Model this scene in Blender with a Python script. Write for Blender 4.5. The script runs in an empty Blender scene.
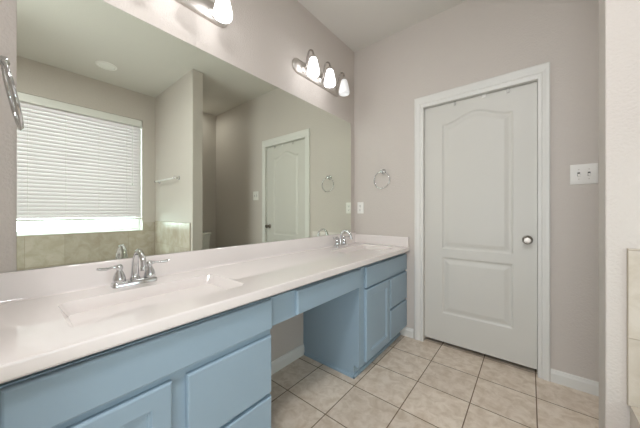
import bpy, bmesh, math, random
from mathutils import Vector, Matrix
R = math.radians
sc = bpy.context.scene
COL = sc.collection

# ------------------------------------------------------------------ camera, world, lights, exposure
CAM_X, CAM_H, YAW, FPX = 1.43, 1.132, 39.33, 256.1
cd = bpy.data.cameras.new('camera'); cam = bpy.data.objects.new('camera', cd); COL.objects.link(cam)
cam.location = (CAM_X, 0, CAM_H); cam.rotation_euler = (R(90), 0, R(YAW))
cd.sensor_width = 36; cd.lens = FPX / 640 * 36; cd.shift_y = -1.9 / 640; cd.clip_start = 0.02
sc.camera = cam
w = bpy.data.worlds.new('daylight'); sc.world = w; w.use_nodes = True
w.node_tree.nodes['Background'].inputs[0].default_value = (0.93, 0.96, 1.0, 1)
w.node_tree.nodes['Background'].inputs[1].default_value = 0.3

def area(name, loc, rot, sx, sy, power, col):
    l = bpy.data.lights.new(name, 'AREA'); l.shape = 'RECTANGLE'; l.size = sx; l.size_y = sy
    if name.endswith('_lamp'): l.shape = 'DISK'
    l.energy = power; l.color = col
    o = bpy.data.objects.new(name, l); COL.objects.link(o); o.location = loc; o.rotation_euler = rot
    return o
# daylight outside the bathroom window, shining in through the blinds
area('window_daylight', (3.45, 0.51, 1.75), (R(90), 0, R(90)), 1.7, 1.9, 180, (0.80, 0.97, 1.0))
# added fill lights behind the camera, where a bedroom is assumed; one aims up
area('rear_fill', (1.3, -1.55, 1.35), (R(90), 0, 0), 1.2, 2.2, 8, (0.86, 0.98, 1.0))
area('rear_up_fill', (1.5, -1.5, 1.0), (R(140), 0, 0), 1.6, 1.6, 38, (0.95, 0.985, 1.0))
# added unseen ceiling lamps that brighten the open floor and the toilet alcove
area('ceiling_fill_lamp', (1.30, -0.10, 2.775), (0, 0, 0), 0.40, 0.40, 27, (0.985, 0.985, 1.0))
area('alcove_fill_lamp', (2.70, 1.82, 2.775), (0, 0, 0), 0.14, 0.14, 2.6, (1.0, 0.985, 0.95))

SHADE_GLOW = 4.6
sc.view_settings.view_transform = 'Standard'; sc.view_settings.look = 'None'
sc.view_settings.gamma = 1; sc.view_settings.use_curve_mapping = False
sc.view_settings.exposure = 0.12
sc.cycles.use_denoising = True
sc.cycles.max_bounces = 12; sc.cycles.diffuse_bounces = 6; sc.cycles.glossy_bounces = 6; sc.cycles.transmission_bounces = 8
sc.cycles.sample_clamp_indirect = 4.0; sc.cycles.blur_glossy = 0.5

# ------------------------------------------------------------------ material helpers
def srgb(r, g, b):
    f = lambda c: (c / 255 / 12.92) if c / 255 <= 0.04045 else ((c / 255 + 0.055) / 1.055) ** 2.4
    return (f(r), f(g), f(b), 1)
class NT:
    def __init__(s, name):
        s.m = bpy.data.materials.new(name); s.m.use_nodes = True; s.t = s.m.node_tree
        s.b = s.t.nodes['Principled BSDF']; s.out = s.t.nodes['Material Output']
    def n(s, kind, **kw):
        o = s.t.nodes.new(kind)
        for k, v in kw.items():
            if hasattr(o, k): setattr(o, k, v)
            else: o.inputs[k.replace('_', ' ')].default_value = v
        return o
    def l(s, a, b): s.t.links.new(a, b)
    def set(s, **kw):
        for k, v in kw.items(): s.b.inputs[k.replace('_', ' ')].default_value = v
        return s
def plain(name, col, rough=0.5, metal=0.0, var=0.03, scale=8.0, bump=0.0, bscale=120.0, spec=0.5, coat=0.0):
    t = NT(name); t.set(Roughness=rough, Metallic=metal)
    t.b.inputs['Specular IOR Level'].default_value = spec
    t.b.inputs['Coat Weight'].default_value = coat
    geo = t.n('ShaderNodeNewGeometry'); nz = t.n('ShaderNodeTexNoise'); nz.inputs['Scale'].default_value = scale
    nz.inputs['Detail'].default_value = 3
    t.l(geo.outputs['Position'], nz.inputs['Vector'])
    mx = t.n('ShaderNodeMixRGB'); t.l(nz.outputs['Fac'], mx.inputs[0])
    mx.inputs[1].default_value = tuple(c * (1 - var) for c in col[:3]) + (1,)
    mx.inputs[2].default_value = tuple(min(1, c * (1 + var)) for c in col[:3]) + (1,)
    t.l(mx.outputs[0], t.b.inputs['Base Color'])
    if bump:
        n2 = t.n('ShaderNodeTexNoise'); n2.inputs['Scale'].default_value = bscale; n2.inputs['Detail'].default_value = 2
        t.l(geo.outputs['Position'], n2.inputs['Vector'])
        bp = t.n('ShaderNodeBump'); bp.inputs['Strength'].default_value = bump; bp.inputs['Distance'].default_value = 0.004
        t.l(n2.outputs['Fac'], bp.inputs['Height']); t.l(bp.outputs[0], t.b.inputs['Normal'])
    return t.m
def tile_mat(name, ax, off, size, c1, c2, grout, gw=0.005, rough=0.35, scale=5.0):
    t = NT(name); t.set(Roughness=rough)
    geo = t.n('ShaderNodeNewGeometry'); sp = t.n('ShaderNodeSeparateXYZ'); t.l(geo.outputs['Position'], sp.inputs[0])
    cb = t.n('ShaderNodeCombineXYZ')
    for k in (0, 1):
        ad = t.n('ShaderNodeMath', operation='SUBTRACT'); t.l(sp.outputs['XYZ'.index(ax[k])], ad.inputs[0])
        ad.inputs[1].default_value = off[k] - 40 * size[k]
        t.l(ad.outputs[0], cb.inputs[k])
    br = t.n('ShaderNodeTexBrick'); br.offset = 0; br.squash = 1
    t.l(cb.outputs[0], br.inputs['Vector'])
    br.inputs['Scale'].default_value = 1; br.inputs['Mortar Size'].default_value = gw / 2
    br.inputs['Mortar Smooth'].default_value = 0.15
    br.inputs['Brick Width'].default_value = size[0]; br.inputs['Row Height'].default_value = size[1]
    br.inputs['Color1'].default_value = (1, 1, 1, 1); br.inputs['Color2'].default_value = (0.88, 0.87, 0.86, 1)
    nz = t.n('ShaderNodeTexNoise'); nz.inputs['Scale'].default_value = scale; nz.inputs['Detail'].default_value = 6
    nz.inputs['Roughness'].default_value = 0.62; nz.inputs['Distortion'].default_value = 0.6
    t.l(geo.outputs['Position'], nz.inputs['Vector'])
    rp = t.n('ShaderNodeValToRGB'); t.l(nz.outputs['Fac'], rp.inputs[0])
    rp.color_ramp.elements[0].position = 0.36; rp.color_ramp.elements[0].color = c2
    rp.color_ramp.elements[1].position = 0.62; rp.color_ramp.elements[1].color = c1
    mu = t.n('ShaderNodeMixRGB', blend_type='MULTIPLY'); mu.inputs[0].default_value = 1
    t.l(rp.outputs[0], mu.inputs[1]); t.l(br.outputs['Color'], mu.inputs[2])
    mx = t.n('ShaderNodeMixRGB'); t.l(br.outputs['Fac'], mx.inputs[0]); t.l(mu.outputs[0], mx.inputs[1])
    mx.inputs[2].default_value = grout
    t.l(mx.outputs[0], t.b.inputs['Base Color'])
    inv = t.n('ShaderNodeMath', operation='SUBTRACT'); inv.inputs[0].default_value = 1; t.l(br.outputs['Fac'], inv.inputs[1])
    bp = t.n('ShaderNodeBump'); bp.inputs['Strength'].default_value = 0.5; bp.inputs['Distance'].default_value = 0.002
    t.l(inv.outputs[0], bp.inputs['Height']); t.l(bp.outputs[0], t.b.inputs['Normal'])
    ro = t.n('ShaderNodeMapRange'); t.l(br.outputs['Fac'], ro.inputs[0]); ro.inputs[3].default_value = rough; ro.inputs[4].default_value = 0.9
    t.l(ro.outputs[0], t.b.inputs['Roughness'])
    return t.m

M = {}
M['wall'] = plain('greige_wall_paint', srgb(204, 196.5, 190), 0.58, var=0.015, scale=3, bump=0.55, bscale=110, spec=0.35)
M['ceil'] = plain('ceiling_paint', srgb(214, 211, 205), 0.9, var=0.01, scale=3, bump=0.2, bscale=90, spec=0.2)
M['trim'] = plain('white_trim_paint', srgb(224, 223, 219), 0.35, var=0.01)
M['door'] = plain('white_door_paint', srgb(211, 209, 203), 0.4, var=0.01, bump=0.03, bscale=200)
M['blue'] = plain('dusty_blue_cabinet_paint', srgb(149, 171, 187), 0.42, var=0.03, scale=5, bump=0.05, bscale=60)
M['darkblue'] = plain('dark_cabinet_interior', srgb(60, 80, 95), 0.7)
M['marble'] = plain('cultured_marble', srgb(233, 226, 223), 0.035, var=0.012, scale=4, spec=0.7, coat=0.5)
M['chrome'] = plain('chrome', (0.66, 0.67, 0.68, 1), 0.07, 1.0, var=0.01)
M['bar'] = plain('bright_satin_rail', (0.9, 0.9, 0.9, 1), 0.3, 0.35, var=0.01)
M['nickel'] = plain('brushed_nickel', (0.62, 0.585, 0.55, 1), 0.42, 1.0, var=0.03)
M['arm'] = plain('dark_brushed_nickel', (0.36, 0.33, 0.30, 1), 0.35, 1.0, var=0.03)
M['satin'] = plain('satin_nickel_knob', (0.34, 0.31, 0.28, 1), 0.3, 1.0, var=0.03)
M['plastic'] = plain('white_plastic', srgb(236, 234, 230), 0.35, var=0.005)
M['dark'] = plain('dark_slot', (0.02, 0.02, 0.02, 1), 0.7)
M['dark_backing'] = plain('door_gap_shade', (0.05, 0.045, 0.04, 1), 0.9)  # near-black colour stands in for the shade behind the door
M['porcelain'] = plain('white_porcelain', srgb(238, 237, 233), 0.12, var=0.005)
M['vinyl'] = plain('white_vinyl', srgb(236, 236, 233), 0.35, var=0.005)
M['cord'] = plain('ladder_cord', srgb(226, 224, 216), 0.8)
M['hook'] = plain('greyed_hook_metal', (0.5, 0.49, 0.46, 1), 0.4, 0.6)
M['hookwhite'] = plain('white_hook', srgb(235, 234, 230), 0.4)
M['floor'] = tile_mat('beige_floor_tile', 'XY', (0.2385, 1.128), (0.3055, 0.3055), srgb(232, 219, 204), srgb(209, 192, 172), srgb(122, 104, 84), 0.006, 0.35, 17)
TC = (srgb(205, 196, 184), srgb(188, 177, 161), srgb(168, 157, 142))
M['tile_yz'] = tile_mat('tub_tile_window_side', 'YZ', (0.118, 0.522), (0.311, 0.345), *TC, 0.004, 0.2, 9)
M['tile_xz'] = tile_mat('tub_tile_partition_side', 'XZ', (1.693, 0.695), (0.311, 0.305), *TC, 0.004, 0.2, 9)
M['tile_deck'] = tile_mat('tub_deck_tile', 'XY', (1.693, 0.13), (0.311, 0.311), *TC, 0.004, 0.2, 9)
def mirror_mat():
    t = NT('silvered_mirror'); t.set(Metallic=1.0, Roughness=0.0)
    t.b.inputs['Base Color'].default_value = (0.86, 0.905, 0.82, 1); return t.m
M['mirror'] = mirror_mat()
def shade_mat(name, glow):
    t = NT(name); t.set(Roughness=0.35)
    t.b.inputs['Base Color'].default_value = (0.72, 0.72, 0.71, 1)
    t.b.inputs['Emission Color'].default_value = (0.985, 0.985, 1.0, 1)
    t.b.inputs['Emission Strength'].default_value = glow
    return t.m
M['shade'] = shade_mat('lit_frosted_glass', SHADE_GLOW); M['shade_dim'] = shade_mat('weakly_lit_frosted_glass', 0.30)
def slat_mat():
    t = NT('backlit_blind_slat')
    d = t.n('ShaderNodeBsdfDiffuse'); d.inputs[0].default_value = srgb(240, 238, 233)
    tr = t.n('ShaderNodeBsdfTranslucent'); tr.inputs[0].default_value = (0.42, 0.355, 0.385, 1)
    mx = t.n('ShaderNodeMixShader'); mx.inputs[0].default_value = 0.5
    t.l(d.outputs[0], mx.inputs[1]); t.l(tr.outputs[0], mx.inputs[2]); t.l(mx.outputs[0], t.out.inputs[0]); return t.m
M['slat'] = slat_mat()
def glass_mat():
    t = NT('window_glass')
    a = t.n('ShaderNodeBsdfTransparent'); a.inputs[0].default_value = (0.93, 0.95, 0.94, 1)
    g = t.n('ShaderNodeBsdfGlossy'); g.inputs['Roughness'].default_value = 0.02
    mx = t.n('ShaderNodeMixShader'); mx.inputs[0].default_value = 0.06
    t.l(a.outputs[0], mx.inputs[1]); t.l(g.outputs[0], mx.inputs[2]); t.l(mx.outputs[0], t.out.inputs[0]); return t.m
M['glass'] = glass_mat()
M['lens'] = plain('milky_lamp_lens', srgb(240, 240, 236), 0.4)

# ------------------------------------------------------------------ mesh helpers
def obj(name, bm, mat, parent=None, smooth=False, bevel=0, seg=2, loc=None, angle=40, recalc=True):
    me = bpy.data.meshes.new(name)
    if recalc: bmesh.ops.recalc_face_normals(bm, faces=bm.faces)
    bm.to_mesh(me); bm.free()
    o = bpy.data.objects.new(name, me); COL.objects.link(o)
    me.materials.append(mat if not isinstance(mat, str) else M[mat])
    if parent: o.parent = parent
    if loc: o.location = loc
    if smooth: me.polygons.foreach_set('use_smooth', [True] * len(me.polygons))
    if smooth and angle < 180: me.set_sharp_from_angle(angle=R(angle))
    if bevel:
        b = o.modifiers.new('soft_edges', 'BEVEL'); b.width = bevel; b.segments = seg; b.limit_method = 'ANGLE'; b.angle_limit = R(35)
    return o
def box(bm, x0, x1, y0, y1, z0, z1):
    v = [bm.verts.new((x, y, z)) for x in (x0, x1) for y in (y0, y1) for z in (z0, z1)]
    for f in ((0, 1, 3, 2), (4, 6, 7, 5), (0, 4, 5, 1), (2, 3, 7, 6), (0, 2, 6, 4), (1, 5, 7, 3)): bm.faces.new([v[i] for i in f])
    return bm
def B(*a): return box(bmesh.new(), *a)
def boxes(*l):
    bm = bmesh.new()
    for a in l: box(bm, *a)
    return bm
def prism(bm, pts, axis, a, b):
    """polygon pts (two coordinates) extruded along axis from a to b"""
    def P(p, t):
        q = list(p); q.insert('xyz'.index(axis), t); return q
    A = [bm.verts.new(P(p, a)) for p in pts]; C = [bm.verts.new(P(p, b)) for p in pts]
    n = len(pts); bm.faces.new(A); bm.faces.new(C)
    for i in range(n): bm.faces.new((A[i], A[(i + 1) % n], C[(i + 1) % n], C[i]))
    return bm
def lathe(bm, prof, n=24, mat=None, cap=True):
    """prof: list of (r, h) about local z; mat places it"""
    mat = mat or Matrix()
    rings = []
    for r, h in prof:
        if r < 1e-6: rings.append([bm.verts.new(mat @ Vector((0, 0, h)))])
        else: rings.append([bm.verts.new(mat @ Vector((r * math.cos(2 * math.pi * k / n), r * math.sin(2 * math.pi * k / n), h))) for k in range(n)])
    for a, b in zip(rings, rings[1:]):
        for k in range(n):
            q = (a[k % len(a)], a[(k + 1) % len(a)], b[(k + 1) % len(b)], b[k % len(b)])
            u = list(dict.fromkeys(q))
            if len(u) > 2: bm.faces.new(u)
    if cap:
        for r_ in (rings[0], rings[-1]):
            if len(r_) > 2: bm.faces.new(r_)
    return bm
def tube(bm, pts, rad, n=12, closed=False):
    pts = [Vector(p) for p in pts]; N = len(pts)
    rad = rad if isinstance(rad, (list, tuple)) else [rad] * N
    up = None; rings = []
    for i, p in enumerate(pts):
        t = (pts[(i + 1) % N] - pts[i - 1]) if closed else (pts[min(i + 1, N - 1)] - pts[max(i - 1, 0)])
        t.normalize()
        if up is None:
            up = t.orthogonal().normalized()
        up = (up - t * up.dot(t)).normalized(); s = t.cross(up)
        rings.append([bm.verts.new(p + (up * math.cos(2 * math.pi * k / n) + s * math.sin(2 * math.pi * k / n)) * rad[i]) for k in range(n)])
    for i in range(N if closed else N - 1):
        a, b = rings[i], rings[(i + 1) % N]
        sh = 0
        if closed and i == N - 1:
            sh = min(range(n), key=lambda q: (a[0].co - b[q].co).length)
        for k in range(n): bm.faces.new((a[k], a[(k + 1) % n], b[(k + 1 + sh) % n], b[(k + sh) % n]))
    if not closed: bm.faces.new(rings[0]); bm.faces.new(rings[-1])
    return bm
def bez(P, n=16):
    P = [Vector(p) for p in P]; out = []
    for i in range(n + 1):
        t = i / n; q = P[:]
        while len(q) > 1: q = [a.lerp(b, t) for a, b in zip(q, q[1:])]
        out.append(q[0])
    return out
def spline(P, n=8):
    P = [Vector(p) for p in P]; out = []
    for i in range(len(P) - 1):
        p0, p1, p2, p3 = P[max(i - 1, 0)], P[i], P[i + 1], P[min(i + 2, len(P) - 1)]
        for k in range(n):
            t = k / n
            out.append(0.5 * (2 * p1 + (p2 - p0) * t + (2 * p0 - 5 * p1 + 4 * p2 - p3) * t * t + (3 * p1 - p0 - 3 * p2 + p3) * t ** 3))
    return out + [P[-1]]
def rrect(hx, hy, r, n=6):
    out = []
    for cx, cy, a0 in ((hx - r, hy - r, 0), (-hx + r, hy - r, 90), (-hx + r, -hy + r, 180), (hx - r, -hy + r, 270)):
        for k in range(n + 1):
            a = R(a0 + 90 * k / n); out.append((cx + r * math.cos(a), cy + r * math.sin(a)))
    return out
def loops(bm, ls, cap0=True, cap1=True):
    V = [[bm.verts.new(p) for p in l] for l in ls]; n = len(V[0])
    for a, b in zip(V, V[1:]):
        for k in range(n): bm.faces.new((a[k], a[(k + 1) % n], b[(k + 1) % n], b[k]))
    if cap0: bm.faces.new(V[0])
    if cap1: bm.faces.new(V[-1])
    return bm
def axis_mat(origin, zdir):
    z = Vector(zdir).normalized(); x = z.orthogonal().normalized(); y = z.cross(x)
    m = Matrix((x, y, z)).transposed().to_4x4(); m.translation = origin; return m
def empty(name, loc, rot=0):
    o = bpy.data.objects.new(name, None); COL.objects.link(o); o.location = loc; o.rotation_euler = (0, 0, rot); o.empty_display_size = 0.1
    return o
def tag(o, label, cat, group=None):
    o['label'] = label; o['category'] = cat
    if group: o['group'] = group
    return o
def struct(name, bm, mat, label=None, cat=None, **kw):
    o = obj(name, bm, mat, **kw); o['kind'] = 'structure'
    if label: o['label'] = label
    if cat: o['category'] = cat
    return o
def copy_tree(o, parent=None):
    c = o.copy(); COL.objects.link(c)
    if parent: c.parent = parent
    for ch in list(o.children): copy_tree(ch, c)
    return c

# ------------------------------------------------------------------ dimensions
YE = 2.313           # far wall
W = 2.84             # window wall
ZC = 2.813           # ceiling
YN = -0.05           # short near wall that ends the vanity
SX, SY0, SY1 = 1.642, 1.375, 1.497   # partition between tub and toilet
OX0, OX1, OZ = 0.703, 1.478, 2.052   # door opening
WY0, WY1, WZ0, WZ1 = -0.19, 1.214, 0.88, 2.43   # window opening

# ------------------------------------------------------------------ room shell
struct('floor', B(-0.15, W + 0.15, -1.9, YE + 0.15, -0.1, 0), 'floor', 'beige ceramic tile floor with brown grout', 'floor')
struct('ceiling', B(-0.15, W + 0.15, -1.25, YE + 0.15, ZC, ZC + 0.1), 'ceil', 'plain off-white ceiling', 'ceiling')
struct('wall_left', B(-0.15, 0, -1.25, YE + 0.15, 0, ZC), 'wall', 'greige wall carrying the big mirror', 'wall')
struct('wall_far', boxes((0, OX0, YE, YE + 0.10, 0, ZC), (OX1, W, YE, YE + 0.10, 0, ZC), (OX0, OX1, YE, YE + 0.10, OZ, ZC)), 'wall', 'greige textured wall around the white door', 'wall')
struct('wall_backing', B(0, W, YE + 0.10, YE + 0.15, 0, ZC), 'dark_backing')  # unseen dark sheet behind the door: blocks light, painted as the gap's shade
struct('wall_right', boxes((W, W + 0.15, -1.25, WY0, 0, ZC), (W, W + 0.15, WY1, YE + 0.15, 0, ZC), (W, W + 0.15, WY0, WY1, 0, WZ0), (W, W + 0.15, WY0, WY1, WZ1, ZC)), 'wall', 'greige wall around the window above the tub', 'wall')
struct('wall_near', B(0, 0.70, YN - 0.12, YN, 0, ZC), 'wall', 'short greige wall at the near end of the vanity', 'wall', bevel=0.012, seg=3)
struct('wall_tub', B(1.75, W, -0.47, -0.35, 0, ZC), 'wall')
struct('wall_partition', B(SX, W, SY0, SY1, 0, ZC), 'wall', 'white textured wall end with rounded corner beside the tub', 'wall', bevel=0.005, seg=3)

# knee space wall skin
struct('wall_knee', B(0, 0.03, 0.70, 1.52, 0, 0.77), 'wall')

# baseboards
def base_profile(h=0.083, t=0.014):
    return [(0, 0), (t, 0), (t, h - 0.025), (t - 0.004, h - 0.015), (t - 0.006, h - 0.004), (0.003, h), (0, h)]
bm = bmesh.new(); prism(bm, [(0.03 + a, b) for a, b in base_profile()], 'y', 0.72, 1.50)
struct('baseboard_knee', bm, 'trim', 'white baseboard in the knee space under the vanity', 'baseboard')
bm = bmesh.new()
for x0, x1 in ((0.50, 0.626), (1.538, W)): prism(bm, [(YE - a, b) for a, b in base_profile()], 'x', x0, x1)
struct('baseboard_far', bm, 'trim', 'white baseboard along the far wall', 'baseboard')
bm = bmesh.new(); prism(bm, [(SY1 + a, b) for a, b in base_profile()], 'x', SX + 0.0, W)
struct('baseboard_partition', bm, 'trim')

# door casing (mitred sweep) and jamb
CW = 0.075
prof = [(0.0, 0.0), (0.0, 0.010), (0.006, 0.012), (0.02, 0.013), (0.026, 0.011), (0.032, 0.015), (0.05, 0.019), (0.068, 0.019), (CW, 0.014), (CW, 0.0)]
x0, x1, zt = OX0 + 0.006, OX1 - 0.006, OZ - 0.006
path = [((x0, 0), (-1, 0)), ((x0, zt), (-1, 1)), ((x1, zt), (1, 1)), ((x1, 0), (1, 0))]
bm = bmesh.new()
loops(bm, [[(p[0] + d[0] * a * (0.86 if d[0] > 0 else 1), YE - b, p[1] + d[1] * a * 1.25) for a, b in prof] for p, d in path])
struct('trim_1', bm, 'trim', 'white moulded casing around the far door', 'trim')
struct('trim_2', boxes((OX0 - 0.001, OX0 + 0.006, YE - 0.001, YE + 0.10, 0, OZ), (OX1 - 0.006, OX1 + 0.001, YE - 0.001, YE + 0.10, 0, OZ), (OX0, OX1, YE - 0.001, YE + 0.10, OZ - 0.006, OZ + 0.001)), 'trim')

# the door: moulded two-panel leaf with a cathedral arch, as a relief grid
DX0, DX1, DZ0, DZ1, DY = OX0 + 0.008, OX1 - 0.008, 0.034, OZ - 0.010, YE + 0.028
PX0, PX1 = 0.855, 1.333
def panel_depth(x, z):
    best = -1e9
    s = min(x - PX0, PX1 - x, z - 0.278, 0.748 - z); best = max(best, s)
    u = (x - (PX0 + PX1) / 2) / ((PX1 - PX0) / 2)
    a = max(0.0, 1 - abs(u) / 0.92); a = a * a * (3 - 2 * a)
    top = 1.872 + 0.068 * a
    s = min(x - PX0, PX1 - x, z - 0.825, (top - z) * 0.96); best = max(best, s)
    s = best
    if s <= 0: return 0
    if s < 0.010: return 0.009 * math.sin(s / 0.010 * math.pi / 2)
    if s < 0.022: return 0.009
    if s < 0.050: return 0.009 - 0.007 * (s - 0.022) / 0.028
    return 0.002
nx, nz = 170, 440
bm = bmesh.new()
G = [[bm.verts.new((DX0 + (DX1 - DX0) * i / nx, DY + panel_depth(DX0 + (DX1 - DX0) * i / nx, DZ0 + (DZ1 - DZ0) * j / nz), DZ0 + (DZ1 - DZ0) * j / nz)) for i in range(nx + 1)] for j in range(nz + 1)]
for j in range(nz):
    for i in range(nx): bm.faces.new((G[j][i], G[j][i + 1], G[j + 1][i + 1], G[j + 1][i]))
rim = [G[0][i] for i in range(nx + 1)] + [G[j][nx] for j in range(1, nz + 1)] + [G[nz][i] for i in range(nx - 1, -1, -1)] + [G[j][0] for j in range(nz - 1, 0, -1)]
back = [bm.verts.new((v.co.x, DY + 0.034, v.co.z)) for v in rim]
for k in range(len(rim)): bm.faces.new((rim[k], rim[(k + 1) % len(rim)], back[(k + 1) % len(rim)], back[k]))
bm.faces.new(back)
door = struct('door_1', bm, 'door', 'white two-panel door with arched upper panel, closed', 'door', smooth=True, angle=50)
KX, KZ = 1.417, 0.935
bm = lathe(bmesh.new(), [(0.031, 0), (0.031, 0.004), (0.026, 0.010), (0.014, 0.013), (0.0115, 0.03), (0.015, 0.036), (0.025, 0.043), (0.0275, 0.052), (0.0265, 0.060), (0.02, 0.067), (0.0, 0.069)], 28, axis_mat((KX, DY, KZ), (0, -1, 0)))
k = obj('door_knob', bm, 'satin', door, smooth=True); k['label'] = 'round satin nickel knob'
# hooks over the top of the door
def over_hook(name, x, mat, label, ln=0.03, wd=0.017):
    bm = boxes((x - wd / 2, x + wd / 2, DY - 0.003, DY + 0.0, DZ1 - ln, DZ1 + 0.002), (x - wd / 2, x + wd / 2, DY - 0.003, DY + 0.036, DZ1 + 0.0005, DZ1 + 0.003))
    tube(bm, [(x, DY - 0.002, DZ1 - ln + 0.004), (x, DY - 0.010, DZ1 - ln + 0.002), (x, DY - 0.012, DZ1 - ln + 0.010)], 0.003, 8)
    return tag(obj(name, bm, mat), label, 'hook', 'small hooks over the door top')
over_hook('over_door_hook', 0.952, 'hook', 'small grey hook over the door top, the one nearest the mirror')
over_hook('over_door_hook', 1.155, 'hookwhite', 'small white hook over the middle of the door top', 0.022, 0.024)
over_hook('over_door_hook', 1.306, 'hook', 'small grey hook over the door top, above the panel corner on the knob side', 0.03, 0.024)

# made-up fixtures for the added ceiling fill lamps, out of view
def ceiling_fill_lamp(x, y, r, label):
    t = tag(empty('ceiling_light', (x, y, ZC)), label, 'ceiling light')
    obj('trim_ring', lathe(bmesh.new(), [(r, -0.002), (r + 0.005, -0.038), (r + 0.015, -0.036), (r + 0.028, -0.002), (r + 0.028, 0.0)], 36, cap=False), 'plastic', t, smooth=True)
    obj('reflector', lathe(bmesh.new(), [(r + 0.002, -0.006), (r * 0.5, -0.004), (0.0, -0.003)], 36, cap=False), 'lens', t, smooth=True)
ceiling_fill_lamp(1.30, -0.10, 0.205, 'unseen round ceiling fixture added for fill over the open floor')
ceiling_fill_lamp(2.70, 1.82, 0.075, 'small unseen round ceiling fixture added for fill over the toilet')

# ------------------------------------------------------------------ window with blinds
fx0, fx1 = W + 0.10, W + 0.145
def wl(x, i): return [(x, WY0 + i, WZ0 + i), (x, WY1 - i, WZ0 + i), (x, WY1 - i, WZ1 - i), (x, WY0 + i, WZ1 - i)]
bm = loops(bmesh.new(), [wl(fx1, 0.0), wl(fx0, 0.0), wl(fx0, 0.03), wl(fx0 + 0.01, 0.04), wl(fx1, 0.04), wl(fx1, 0.0)], False, False)
bmesh.ops.remove_doubles(bm, verts=bm.verts, dist=1e-5)
win = struct('window_1', bm, 'vinyl', 'white vinyl window behind the lowered blinds', 'window')
obj('window_glass', B(fx0 + 0.02, fx0 + 0.024, WY0 + 0.04, WY1 - 0.04, WZ0 + 0.04, WZ1 - 0.04), 'glass', win)
struct('trim_3', B(W - 0.012, W + 0.10, WY0, WY1, WZ0 - 0.008, WZ0 + 0.004), 'vinyl', bevel=0.003)
bl = tag(empty('window_blinds', (W + 0.04, (WY0 + WY1) / 2, WZ0)), 'white horizontal blinds lowered over the bright window above the tub', 'blinds')
by0, by1 = WY0 + 0.006 - 0.512, WY1 - 0.006 - 0.512
obj('headrail', B(-0.045, 0.045, by0, by1, WZ1 - 0.095 - WZ0, WZ1 - 0.004 - WZ0), 'vinyl', bl, bevel=0.006)
bm = bmesh.new(); zs = []
z = 0.205
while z < WZ1 - WZ0 - 0.068: zs.append(z); z += 0.0435
for z in zs:
    ang = R(71); hw = 0.0275; L = []
    for s in range(5):
        t = -1 + s / 2.0; cr = 0.003 * (1 - t * t)
        L.append((t * hw * math.cos(ang) - cr * math.sin(ang), z + t * hw * math.sin(ang) + cr * math.cos(ang)))
    V = [[bm.verts.new((a, y, b)) for a, b in L] for y in (by0 + 0.002, by1 - 0.002)]
    T = [[bm.verts.new((a - 0.0022 * math.sin(ang), y, b + 0.0022 * math.cos(ang))) for a, b in L] for y in (by0 + 0.002, by1 - 0.002)]
    for s in range(4):
        bm.faces.new((V[0][s], V[1][s], V[1][s + 1], V[0][s + 1])); bm.faces.new((T[0][s], T[0][s + 1], T[1][s + 1], T[1][s]))
    for s in (0, 4): bm.faces.new((V[0][s], V[1][s], T[1][s], T[0][s]))
obj('slats', bm, 'slat', bl, smooth=True)
obj('bottom_rail', B(-0.03, 0.025, by0 + 0.002, by1 - 0.002, 0.148, 0.174), 'vinyl', bl, bevel=0.004)
for y in (0.143, 0.442, 0.744, 1.038):
    y -= 0.512
    obj('ladder_cord', tube(bmesh.new(), [(-0.027, y, 0.16), (-0.027, y, 1.46)], 0.0015, 6), 'cord', bl)
wd = obj('tilt_wand', tube(bmesh.new(), [(-0.05, 0.585, 1.46), (-0.052, 0.585, 0.655)], 0.0035, 8), 'vinyl', bl)
obj('wand_grip', lathe(bmesh.new(), [(0.004, 0), (0.008, 0.01), (0.008, 0.03), (0.0, 0.045)], 10, Matrix.Translation((-0.052, 0.585, 0.62))), 'vinyl', wd)

# ------------------------------------------------------------------ tub surround: tile, deck, tub
struct('trim_4', boxes((W - 0.010, W, -0.35, WY0, 0.46, 0.988), (W - 0.010, W, WY1, SY0, 0.46, 0.988), (W - 0.010, W, WY0, WY1, 0.46, WZ0 - 0.008)), 'tile_yz', 'beige tile wainscot under the window', 'tile')
struct('trim_5', B(1.692, W - 0.010, SY0 - 0.010, SY0, 0.46, 1.006), 'tile_xz', 'beige tile wainscot on the partition beside the tub', 'tile', bevel=0.002)
TX0, TX1, TY0, TY1 = 1.88, 2.70, -0.20, 1.24
tcx, tcy = (TX0 + TX1) / 2, (TY0 + TY1) / 2; thx, thy = (TX1 - TX0) / 2, (TY1 - TY0) / 2
bm = boxes((1.698, TX0 + 0.02, -0.35, SY0 - 0.01, 0, 0.464), (TX1 - 0.02, W - 0.01, -0.35, SY0 - 0.01, 0, 0.464), (TX0, TX1, -0.35, TY0 + 0.02, 0, 0.464), (TX0, TX1, TY1 - 0.02, SY0 - 0.01, 0, 0.464))
struct('trim_6', bm, 'tile_deck', 'beige tiled deck around the tub', 'tile')
def tl(sx, sy, r, z): return [(tcx + a, tcy + b, z) for a, b in rrect(thx * sx, thy * sy, r, 8)]
bm = bmesh.new()
loops(bm, [tl(1.0, 1.0, 0.2, 0.466), tl(1.0, 1.0, 0.2, 0.482), tl(0.98, 0.99, 0.2, 0.49), tl(0.86, 0.92, 0.2, 0.488), tl(0.83, 0.90, 0.2, 0.47), tl(0.74, 0.82, 0.18, 0.20), tl(0.62, 0.74, 0.15, 0.12), tl(0.3, 0.4, 0.08, 0.11)], cap0=False)
tub = tag(obj('bathtub', bm, 'porcelain', smooth=True), 'white drop-in bathtub set in the tiled deck under the window', 'bathtub')
obj('overflow_plate', lathe(bmesh.new(), [(0.035, 0), (0.035, 0.006), (0.0, 0.01)], 20, axis_mat((tcx, TY0 + 0.135, 0.36), (0, 1, 0.25))), 'chrome', tub, smooth=True)

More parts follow.
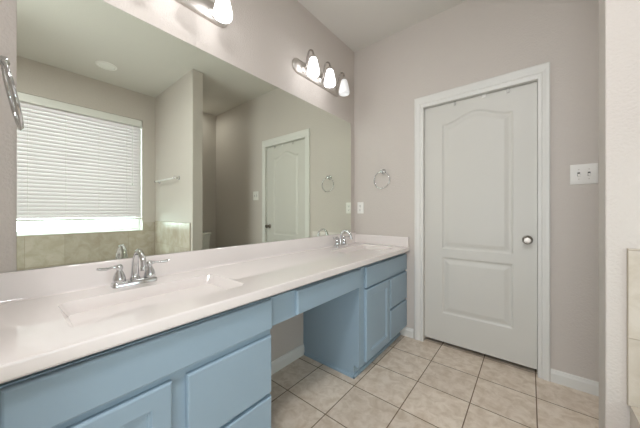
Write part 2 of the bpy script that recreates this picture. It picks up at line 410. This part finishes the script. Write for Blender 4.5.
# towel bar on the partition
tb = tag(empty('towel_bar', (2.33, SY0, 1.56)), 'bright towel bar with chrome posts on the wall above the tub', 'towel bar')
for x in (-0.325, 0.325):
    obj('post', lathe(bmesh.new(), [(0.024, 0), (0.024, 0.006), (0.013, 0.013), (0.010, 0.03), (0.011, 0.05), (0.015, 0.056), (0.013, 0.068), (0.0, 0.07)], 20, axis_mat((x, 0, 0), (0, -1, 0))), 'chrome', tb, smooth=True)
obj('rail', tube(bmesh.new(), [(-0.345, -0.055, 0), (0.345, -0.055, 0)], 0.0105, 14), 'bar', tb, smooth=True)

# ------------------------------------------------------------------ toilet behind the partition
to = tag(empty('toilet', (2.60, 1.90, 0)), 'white toilet in the alcove behind the partition, seen in the mirror', 'toilet')
def rl(cx, hx, hy, r, z): return [(cx + a, b, z) for a, b in rrect(hx, hy, r, 6)]
obj('tank', loops(bmesh.new(), [rl(0.125, 0.085, 0.19, 0.03, 0.42), rl(0.122, 0.093, 0.205, 0.03, 0.60), rl(0.12, 0.098, 0.215, 0.03, 0.765)]), 'porcelain', to, smooth=True)
obj('tank_lid', loops(bmesh.new(), [rl(0.118, 0.098, 0.22, 0.03, 0.766), rl(0.118, 0.105, 0.228, 0.03, 0.772), rl(0.118, 0.105, 0.228, 0.03, 0.79), rl(0.118, 0.095, 0.22, 0.03, 0.80)]), 'porcelain', to, smooth=True)
def el(cx, a, b, z, n=32): return [(cx + a * math.cos(2 * math.pi * k / n), b * math.sin(2 * math.pi * k / n), z) for k in range(n)]
obj('bowl', loops(bmesh.new(), [el(-0.05, 0.25, 0.11, 0.0), el(-0.05, 0.24, 0.105, 0.04), el(-0.04, 0.20, 0.095, 0.18), el(-0.10, 0.22, 0.15, 0.30), el(-0.16, 0.25, 0.18, 0.385), el(-0.16, 0.245, 0.175, 0.395)]), 'porcelain', to, smooth=True)
obj('seat', loops(bmesh.new(), [el(-0.16, 0.255, 0.185, 0.396), el(-0.16, 0.262, 0.19, 0.405), el(-0.16, 0.255, 0.185, 0.418), el(-0.15, 0.22, 0.16, 0.428)]), 'porcelain', to, smooth=True)
obj('flush_lever', tube(bmesh.new(), [(0.02, -0.15, 0.70), (0.008, -0.15, 0.70), (0.006, -0.14, 0.70), (0.004, -0.08, 0.69)], 0.006, 8), 'chrome', to, smooth=True)

# ------------------------------------------------------------------ vanity
XF, XD, ZB, ZU = 0.545, 0.565, 0.755, 0.776       # face frame, door faces, underside of counter
TOE = 0.085
def slab(y0, y1, z0, z1):              # flat drawer front with a softened edge
    a = 0.006
    L = lambda i, x: [(x, y0 + i, z0 + i), (x, y1 - i, z0 + i), (x, y1 - i, z1 - i), (x, y0 + i, z1 - i)]
    return loops(bmesh.new(), [L(0, XF + 0.001), L(0, XD - 0.006), L(a * 0.35, XD - 0.002), L(a, XD)])
def panel_front(y0, y1, z0, z1, st=0.056):   # framed door with recessed centre panel
    L = lambda i, x: [(x, y0 + i, z0 + i), (x, y1 - i, z0 + i), (x, y1 - i, z1 - i), (x, y0 + i, z1 - i)]
    return loops(bmesh.new(), [L(0, XF + 0.001), L(0, XD - 0.006), L(0.002, XD - 0.002), L(0.006, XD), L(st, XD), L(st + 0.004, XD - 0.005), L(st + 0.009, XD - 0.005), L(st + 0.012, XD - 0.009), L(st + 0.03, XD - 0.009)])
def cabinet(name, y0, y1, label):
    t = tag(empty(name, (0.28, (y0 + y1) / 2, 0)), label, 'cabinet', 'blue vanity cabinets')
    def put(n, bm, mat='blue', parent=None, **kw):
        o = obj(n, bm, mat, parent or t, **kw)
        for v in o.data.vertices:
            if parent is None: v.co -= Vector((0.28, (y0 + y1) / 2, 0))
        return o
    return t, put
def carcass(xb, y0, y1, t=0.018, stile=False):
    side = [(xb, 0), (0.50, 0), (0.50, TOE), (XF, TOE), (XF, ZB), (xb, ZB)]
    bm = prism(bmesh.new(), side, 'y', y0, y0 + t); prism(bm, side, 'y', y1 - t, y1)
    box(bm, XF - t, XF, y0 + t, y1 - t, TOE, ZB)          # face frame
    box(bm, 0.48, 0.499, y0 + t, y1 - t, 0, TOE)          # toe board
    box(bm, xb, 0.527, y0 + t, y1 - t, TOE, TOE + t)      # floor
    if stile: box(bm, XF - 0.022, XF, y0 - 0.004, y0 + 0.001, TOE, ZB)
    return bm
# near cabinet under the first basin
c1, put = cabinet('vanity_cabinet', YN + 0.002, 0.734, 'dusty blue vanity cabinet under the near sink, cut off by the picture edge')
put('carcass', carcass(0.002, YN + 0.002, 0.734))
put('false_front', slab(-0.010, 0.731, 0.624, 0.752))
put('door', panel_front(-0.010, 0.328, 0.10, 0.601))
put('drawer', slab(0.374, 0.727, 0.352, 0.597)); put('drawer', slab(0.374, 0.727, 0.10, 0.335))
# far cabinet under the second basin
c2, put = cabinet('vanity_cabinet', 1.497, YE - 0.002, 'dusty blue vanity cabinet beside the door, under the far sink')
put('carcass', carcass(0.032, 1.497, YE - 0.002, stile=True))
put('false_front', slab(1.562, 2.305, 0.611, 0.751))
put('door', panel_front(1.562, 1.940, 0.10, 0.597))
put('drawer', slab(1.958, 2.305, 0.352, 0.593)); put('drawer', slab(1.958, 2.305, 0.10, 0.336))
bm = prism(bmesh.new(), [(1.497, 0), (1.488, 0), (1.488, 0.012), (1.492, 0.019), (1.497, 0.021)], 'x', 0.046, 0.509)
prism(bm, [(0.50, 0), (0.509, 0), (0.509, 0.012), (0.505, 0.019), (0.50, 0.021)], 'y', 1.488, 2.295)
put('shoe_moulding', bm)
# knee drawer between them
kd = tag(empty('knee_drawer_unit', (0.28, 1.112, 0.62)), 'dusty blue drawer apron over the open knee space, between the two cabinets', 'drawer')
def putk(n, bm, **kw):
    o = obj(n, bm, 'blue', kd, **kw)
    for v in o.data.vertices: v.co -= Vector((0.28, 1.112, 0.62))
    return o
putk('apron', boxes((0.10, XF, 0.7355, 1.4915, 0.625, ZB - 0.001)), bevel=0.0015)
putk('drawer_front', slab(0.888, 1.490, 0.634, 0.752))

# countertop: one moulded slab with two integral basins
ZT, XT = 0.817, 0.590
basins = [(0.325, 0.385, 0.152, 0.278), (0.325, 1.93, 0.152, 0.278)]
NL = 8
bm = bmesh.new()
def rr(b, off, z, r): return [(b[0] + p[0], b[1] + p[1], z) for p in rrect(b[2] - off, b[3] - off, r, NL)]
ys = [YN + 0.002]
for b in basins: ys += [b[1] - b[3] - 0.02, b[1] + b[3] + 0.02]
ys.append(YE - 0.002)
xa, xb, xfr = 0.002, basins[0][0] - basins[0][2] - 0.02, XT - 0.008
xc = basins[0][0] + basins[0][2] + 0.02
def quad(x0, x1, y0, y1): bm.faces.new([bm.verts.new(p) for p in ((x0, y0, ZT), (x1, y0, ZT), (x1, y1, ZT), (x0, y1, ZT))])
for i in range(5):
    y0, y1 = ys[i], ys[i + 1]
    if i % 2 == 0: quad(xa, xfr, y0, y1)
    else:
        quad(xa, xb, y0, y1); quad(xc, xfr, y0, y1)
        b = basins[i // 2]; lp = rr(b, 0, ZT, 0.035); H = [bm.verts.new(p) for p in lp]; n = len(H); q = n // 4
        cor = [bm.verts.new(p) for p in ((xc, y1, ZT), (xb, y1, ZT), (xb, y0, ZT), (xc, y0, ZT))]
        for c in range(4):
            for k in range(q - 1): bm.faces.new((cor[c], H[c * q + k], H[c * q + k + 1]))
            bm.faces.new((cor[c], H[c * q + q - 1], H[((c + 1) * q) % n], cor[(c + 1) % 4]))
ed = [(xfr, ZT), (xfr + 0.005, ZT - 0.0006), (XT - 0.0008, ZT - 0.003), (XT, ZT - 0.006), (XT, 0.784), (XT - 0.003, 0.779), (XT - 0.008, ZU), (0.03, ZU)]
V = [[bm.verts.new((a, y, z)) for a, z in ed] for y in (ys[0], ys[-1])]
for k in range(len(ed) - 1): bm.faces.new((V[0][k], V[1][k], V[1][k + 1], V[0][k + 1]))
bmesh.ops.remove_doubles(bm, verts=bm.verts, dist=1e-5)
bm.normal_update()
for f in bm.faces:
    if f.normal.z < -0.5 and f.calc_center_median().z > 0.80 or f.normal.x < -0.3: f.normal_flip()
    if f.normal.z > 0.5 and f.calc_center_median().z < 0.78: f.normal_flip()
top = tag(obj('countertop', bm, 'marble', smooth=True, angle=30, recalc=False), 'long glossy cream vanity countertop with two moulded sinks', 'countertop')
dr = [(0.0, 0.0), (0.0012, 0.0016), (0.003, 0.005)] + [(0.003 + 0.145 * t, 0.005 + 0.118 * (1 - (1 - t) ** 2.4)) for t in [k / 14 for k in range(1, 14)]]
for b in basins:
    bm = bmesh.new()
    loops(bm, [[(b[0] + p[0], b[1] + p[1], ZT - d) for p in rrect(b[2] - o_, b[3] - o_, max(0.035 - 0.1 * o_, 0.02) if o_ < 0.12 else 0.012, NL)] for o_, d in dr], cap0=False)
    bs = obj('basin', bm, 'marble', top, smooth=True, angle=50)
    obj('drain', lathe(bmesh.new(), [(0.022, 0), (0.022, 0.003), (0.016, 0.003), (0.014, 0.001), (0.0, 0.004)], 20, Matrix.Translation((b[0], b[1], ZT - 0.1235))), 'nickel', bs, smooth=True)
bm = bmesh.new()
cv = [(0.002, ZT - 0.001), (0.034, ZT), (0.027, ZT + 0.002), (0.023, ZT + 0.006), (0.021, ZT + 0.012), (0.020, 0.912), (0.018, 0.917), (0.014, 0.920), (0.002, 0.920)]
prism(bm, cv, 'y', YN + 0.002, YE - 0.002)
obj('backsplash', bm, 'marble', top, smooth=True, angle=30)
obj('side_splash', B(0.018, 0.581, YE - 0.021, YE - 0.002, ZT - 0.001, 0.905), 'marble', top, bevel=0.004)

# ------------------------------------------------------------------ faucets
def faucet(y, label):
    t = tag(empty('faucet', (0.082, y, ZT)), label, 'faucet', 'chrome centerset faucets')
    L = lambda hx, hy, r, z: [(a, b, z) for a, b in rrect(hx, hy, r, 5)]
    obj('base', loops(bmesh.new(), [L(0.027, 0.082, 0.012, 0), L(0.027, 0.082, 0.012, 0.012), L(0.024, 0.079, 0.012, 0.018), L(0.020, 0.074, 0.010, 0.021)]), 'chrome', t, smooth=True)
    for s in (-1, 1):
        h = obj('handle', lathe(bmesh.new(), [(0.022, 0.019), (0.023, 0.026), (0.0215, 0.04), (0.016, 0.056), (0.011, 0.066), (0.011, 0.072), (0.014, 0.077), (0.014, 0.083), (0.009, 0.091), (0.0, 0.094)], 20, Matrix.Translation((0, s * 0.056, 0))), 'chrome', t, smooth=True)
        pts = spline([(0, s * 0.056, 0.080), (0.003, s * 0.078, 0.084), (0.008, s * 0.098, 0.082), (0.012, s * 0.118, 0.083), (0.014, s * 0.132, 0.087)], 5)
        n = len(pts); rad = [0.0075 if i < n * 0.2 else (0.0045 if i < n * 0.45 else (0.0062 if i < n * 0.85 else 0.0045)) for i in range(n)]
        obj('lever', tube(bmesh.new(), pts, rad, 10), 'chrome', h, smooth=True)
    sp = spline([(0, 0, 0.018), (0.0, 0, 0.06), (0.008, 0, 0.108), (0.035, 0, 0.143), (0.072, 0, 0.142), (0.106, 0, 0.116), (0.114, 0, 0.084)], 7)
    n = len(sp)
    o = obj('spout', tube(bmesh.new(), sp, [0.0165 - 0.006 * min(1, i / (n * 0.45)) for i in range(n)], 14), 'chrome', t, smooth=True)
    obj('spout_collar', lathe(bmesh.new(), [(0.02, 0.019), (0.019, 0.028), (0.015, 0.034), (0.0135, 0.036)], 18), 'chrome', o, smooth=True)
    obj('aerator', lathe(bmesh.new(), [(0.0125, 0.074), (0.0125, 0.088), (0.010, 0.09)], 14, Matrix.Translation((0.114, 0, 0))), 'chrome', o, smooth=True)
    obj('lift_rod', lathe(bmesh.new(), [(0.0025, 0.018), (0.0025, 0.06), (0.006, 0.066), (0.005, 0.074), (0.0, 0.076)], 10, Matrix.Translation((-0.020, 0, 0))), 'chrome', t, smooth=True)
    return t
faucet(0.357, 'chrome two-handle faucet at the near sink')
faucet(1.945, 'chrome two-handle faucet at the far sink by the corner')

# ------------------------------------------------------------------ mirror
mr = tag(obj('wall_mirror', B(0.001, 0.007, 0.021, 2.238, 0.922, 2.043), 'mirror'), 'large frameless mirror on the wall above the vanity', 'mirror')

# ------------------------------------------------------------------ vanity light bars
def light_bar(y, label, dim=()):
    zc = 2.290
    t = tag(empty('vanity_light', (0.0, y, zc)), label, 'wall light', 'three-shade vanity lights')
    def st(hy, hz, x): 
        return [(x, a, b) for a, b in rrect(hy, hz, hz * 0.995, 10)]
    obj('backplate', loops(bmesh.new(), [st(0.315, 0.057, 0.001), st(0.315, 0.057, 0.010), st(0.311, 0.053, 0.017), st(0.304, 0.046, 0.019), st(0.300, 0.042, 0.024), st(0.290, 0.032, 0.027)]), 'nickel', t, smooth=True, angle=60)
    for k in (-1, 0, 1):
        yk = k * 0.213
        pts = spline([(0.026, yk - 0.0, -0.012), (0.055, yk, -0.005), (0.067, yk, 0.035), (0.075, yk, 0.082), (0.098, yk, 0.108), (0.125, yk, 0.094), (0.132, yk, 0.066), (0.132, yk, 0.050)], 6)
        a = obj('arm', tube(bmesh.new(), pts, 0.007, 10), 'arm', t, smooth=True)
        obj('arm_rosette', lathe(bmesh.new(), [(0.030, 0.0), (0.028, 0.008), (0.016, 0.014), (0.008, 0.018)], 18, axis_mat((0.024, yk, -0.012), (1, 0, 0))), 'nickel', a, smooth=True)
        obj('socket_cup', lathe(bmesh.new(), [(0.008, 0.062), (0.018, 0.056), (0.022, 0.046), (0.024, 0.032)], 20, Matrix.Translation((0.132, yk, 0))), 'nickel', a, smooth=True)
        sh = obj('lamp_shade', lathe(bmesh.new(), [(0.010, 0.036), (0.024, 0.033), (0.030, 0.018), (0.038, -0.015), (0.045, -0.047), (0.049, -0.070), (0.0485, -0.084), (0.045, -0.094), (0.042, -0.093), (0.045, -0.082), (0.0455, -0.068), (0.041, -0.044), (0.034, -0.012), (0.026, 0.017), (0.010, 0.030)], 28, Matrix.Translation((0.132, yk, 0)), cap=False), 'shade_dim' if k in dim else 'shade', t, smooth=True, angle=180)
        sh['label'] = 'dimmer frosted white glass shade' if k in dim else 'brightly lit frosted white glass shade'
    return t
light_bar(1.715, 'brushed nickel three-shade wall light by the room corner', (1,))
light_bar(0.535, 'brushed nickel wall light above the near sink, cut off by the top edge')

# ------------------------------------------------------------------ towel rings
def towel_ring(x, y, z, ny, tilt, label):
    t = tag(empty('towel_ring', (x, y, z)), label, 'towel ring', 'chrome towel rings')
    obj('post', lathe(bmesh.new(), [(0.025, 0), (0.025, 0.005), (0.018, 0.011), (0.011, 0.016), (0.010, 0.034), (0.014, 0.040), (0.0145, 0.050), (0.0, 0.055)], 22, axis_mat((0, 0, 0), (0, ny, 0))), 'chrome', t, smooth=True)
    rr_ = 0.080; pts = []
    for k in range(48):
        a = 2 * math.pi * k / 48; u, v = rr_ * math.sin(a), -rr_ + rr_ * math.cos(a) - 0.004
        pts.append((u, ny * 0.042 + (-v) * math.sin(tilt), v * math.cos(tilt)))
    obj('ring', tube(bmesh.new(), pts, 0.0045, 10, closed=True), 'chrome', t, smooth=True)
    return t
towel_ring(0.333, YE, 1.523, -1, 0.0, 'chrome towel ring on the far wall between mirror and door')
towel_ring(0.40, YN, 1.512, 1, R(11), 'chrome towel ring on the near wall at the left picture edge')

# ------------------------------------------------------------------ outlet and switch plates on the far wall
def plate(bm, cx, cz, hw, hh):
    L = lambda i, y: [(cx + a, y, cz + b) for a, b in rrect(hw - i, hh - i, 0.004, 3)]
    return loops(bm, [L(0, YE), L(0, YE - 0.003), L(0.002, YE - 0.0055), L(0.005, YE - 0.0065)])
ou = tag(obj('wall_outlet', plate(bmesh.new(), 0.077, 1.176, 0.036, 0.059), 'plastic', smooth=True, angle=30), 'white wall outlet in the corner beside the mirror', 'outlet')
for dz in (-0.0205, 0.0205):
    f = obj('socket', loops(bmesh.new(), [[(0.077 + a, YE - 0.0066 - d, 1.176 + dz + b) for a, b in rrect(0.017 - i, 0.0145 - i, 0.008, 4)] for i, d in ((0, 0), (0.001, 0.002))]), 'plastic', ou)
    obj('slots', boxes(*[(0.077 + sx - 0.0012, 0.077 + sx + 0.0012, YE - 0.0091, YE - 0.0085, 1.176 + dz - 0.005, 1.176 + dz + 0.005) for sx in (-0.0065, 0.0065)], (0.0745, 0.0795, YE - 0.0091, YE - 0.0085, 1.176 + dz - 0.0125, 1.176 + dz - 0.0085)), 'dark', f)
SWX, SWZ = 1.694, 1.372
sw = tag(obj('light_switch', plate(bmesh.new(), SWX, SWZ, 0.062, 0.064), 'plastic', smooth=True, angle=30), 'white double light switch between the door and the partition', 'light switch')
for dx, up in ((-0.023, -1), (0.023, -1)):
    x = SWX + dx
    tg = obj('toggle', prism(bmesh.new(), [(YE - 0.0066, SWZ - 0.005), (YE - 0.0066, SWZ + 0.005), (YE - 0.018, SWZ + up * 0.010 + 0.003), (YE - 0.018, SWZ + up * 0.010 - 0.003)], 'x', x - 0.0045, x + 0.0045), 'plastic', sw)
    obj('toggle_slot', B(x - 0.006, x + 0.006, YE - 0.0072, YE - 0.0064, SWZ - 0.0125, SWZ + 0.0125), 'dark', sw)
    for dz in (-0.030, 0.030):
        obj('screw', lathe(bmesh.new(), [(0.0035, 0), (0.003, 0.0012), (0.0, 0.0015)], 12, axis_mat((x, YE - 0.0065, SWZ + dz), (0, -1, 0))), 'nickel', sw)

# ------------------------------------------------------------------ ceiling light seen in the mirror
cl = tag(empty('ceiling_light', (2.343, 0.72, ZC)), 'round white recessed ceiling light over the tub, switched off, seen in the mirror', 'ceiling light')
obj('trim_ring', lathe(bmesh.new(), [(0.072, -0.003), (0.078, -0.010), (0.092, -0.008), (0.098, -0.002), (0.098, 0.0)], 36, cap=False), 'plastic', cl, smooth=True)
obj('lens', lathe(bmesh.new(), [(0.074, -0.004), (0.06, -0.007), (0.0, -0.009)], 36, cap=False), 'lens', cl, smooth=True)
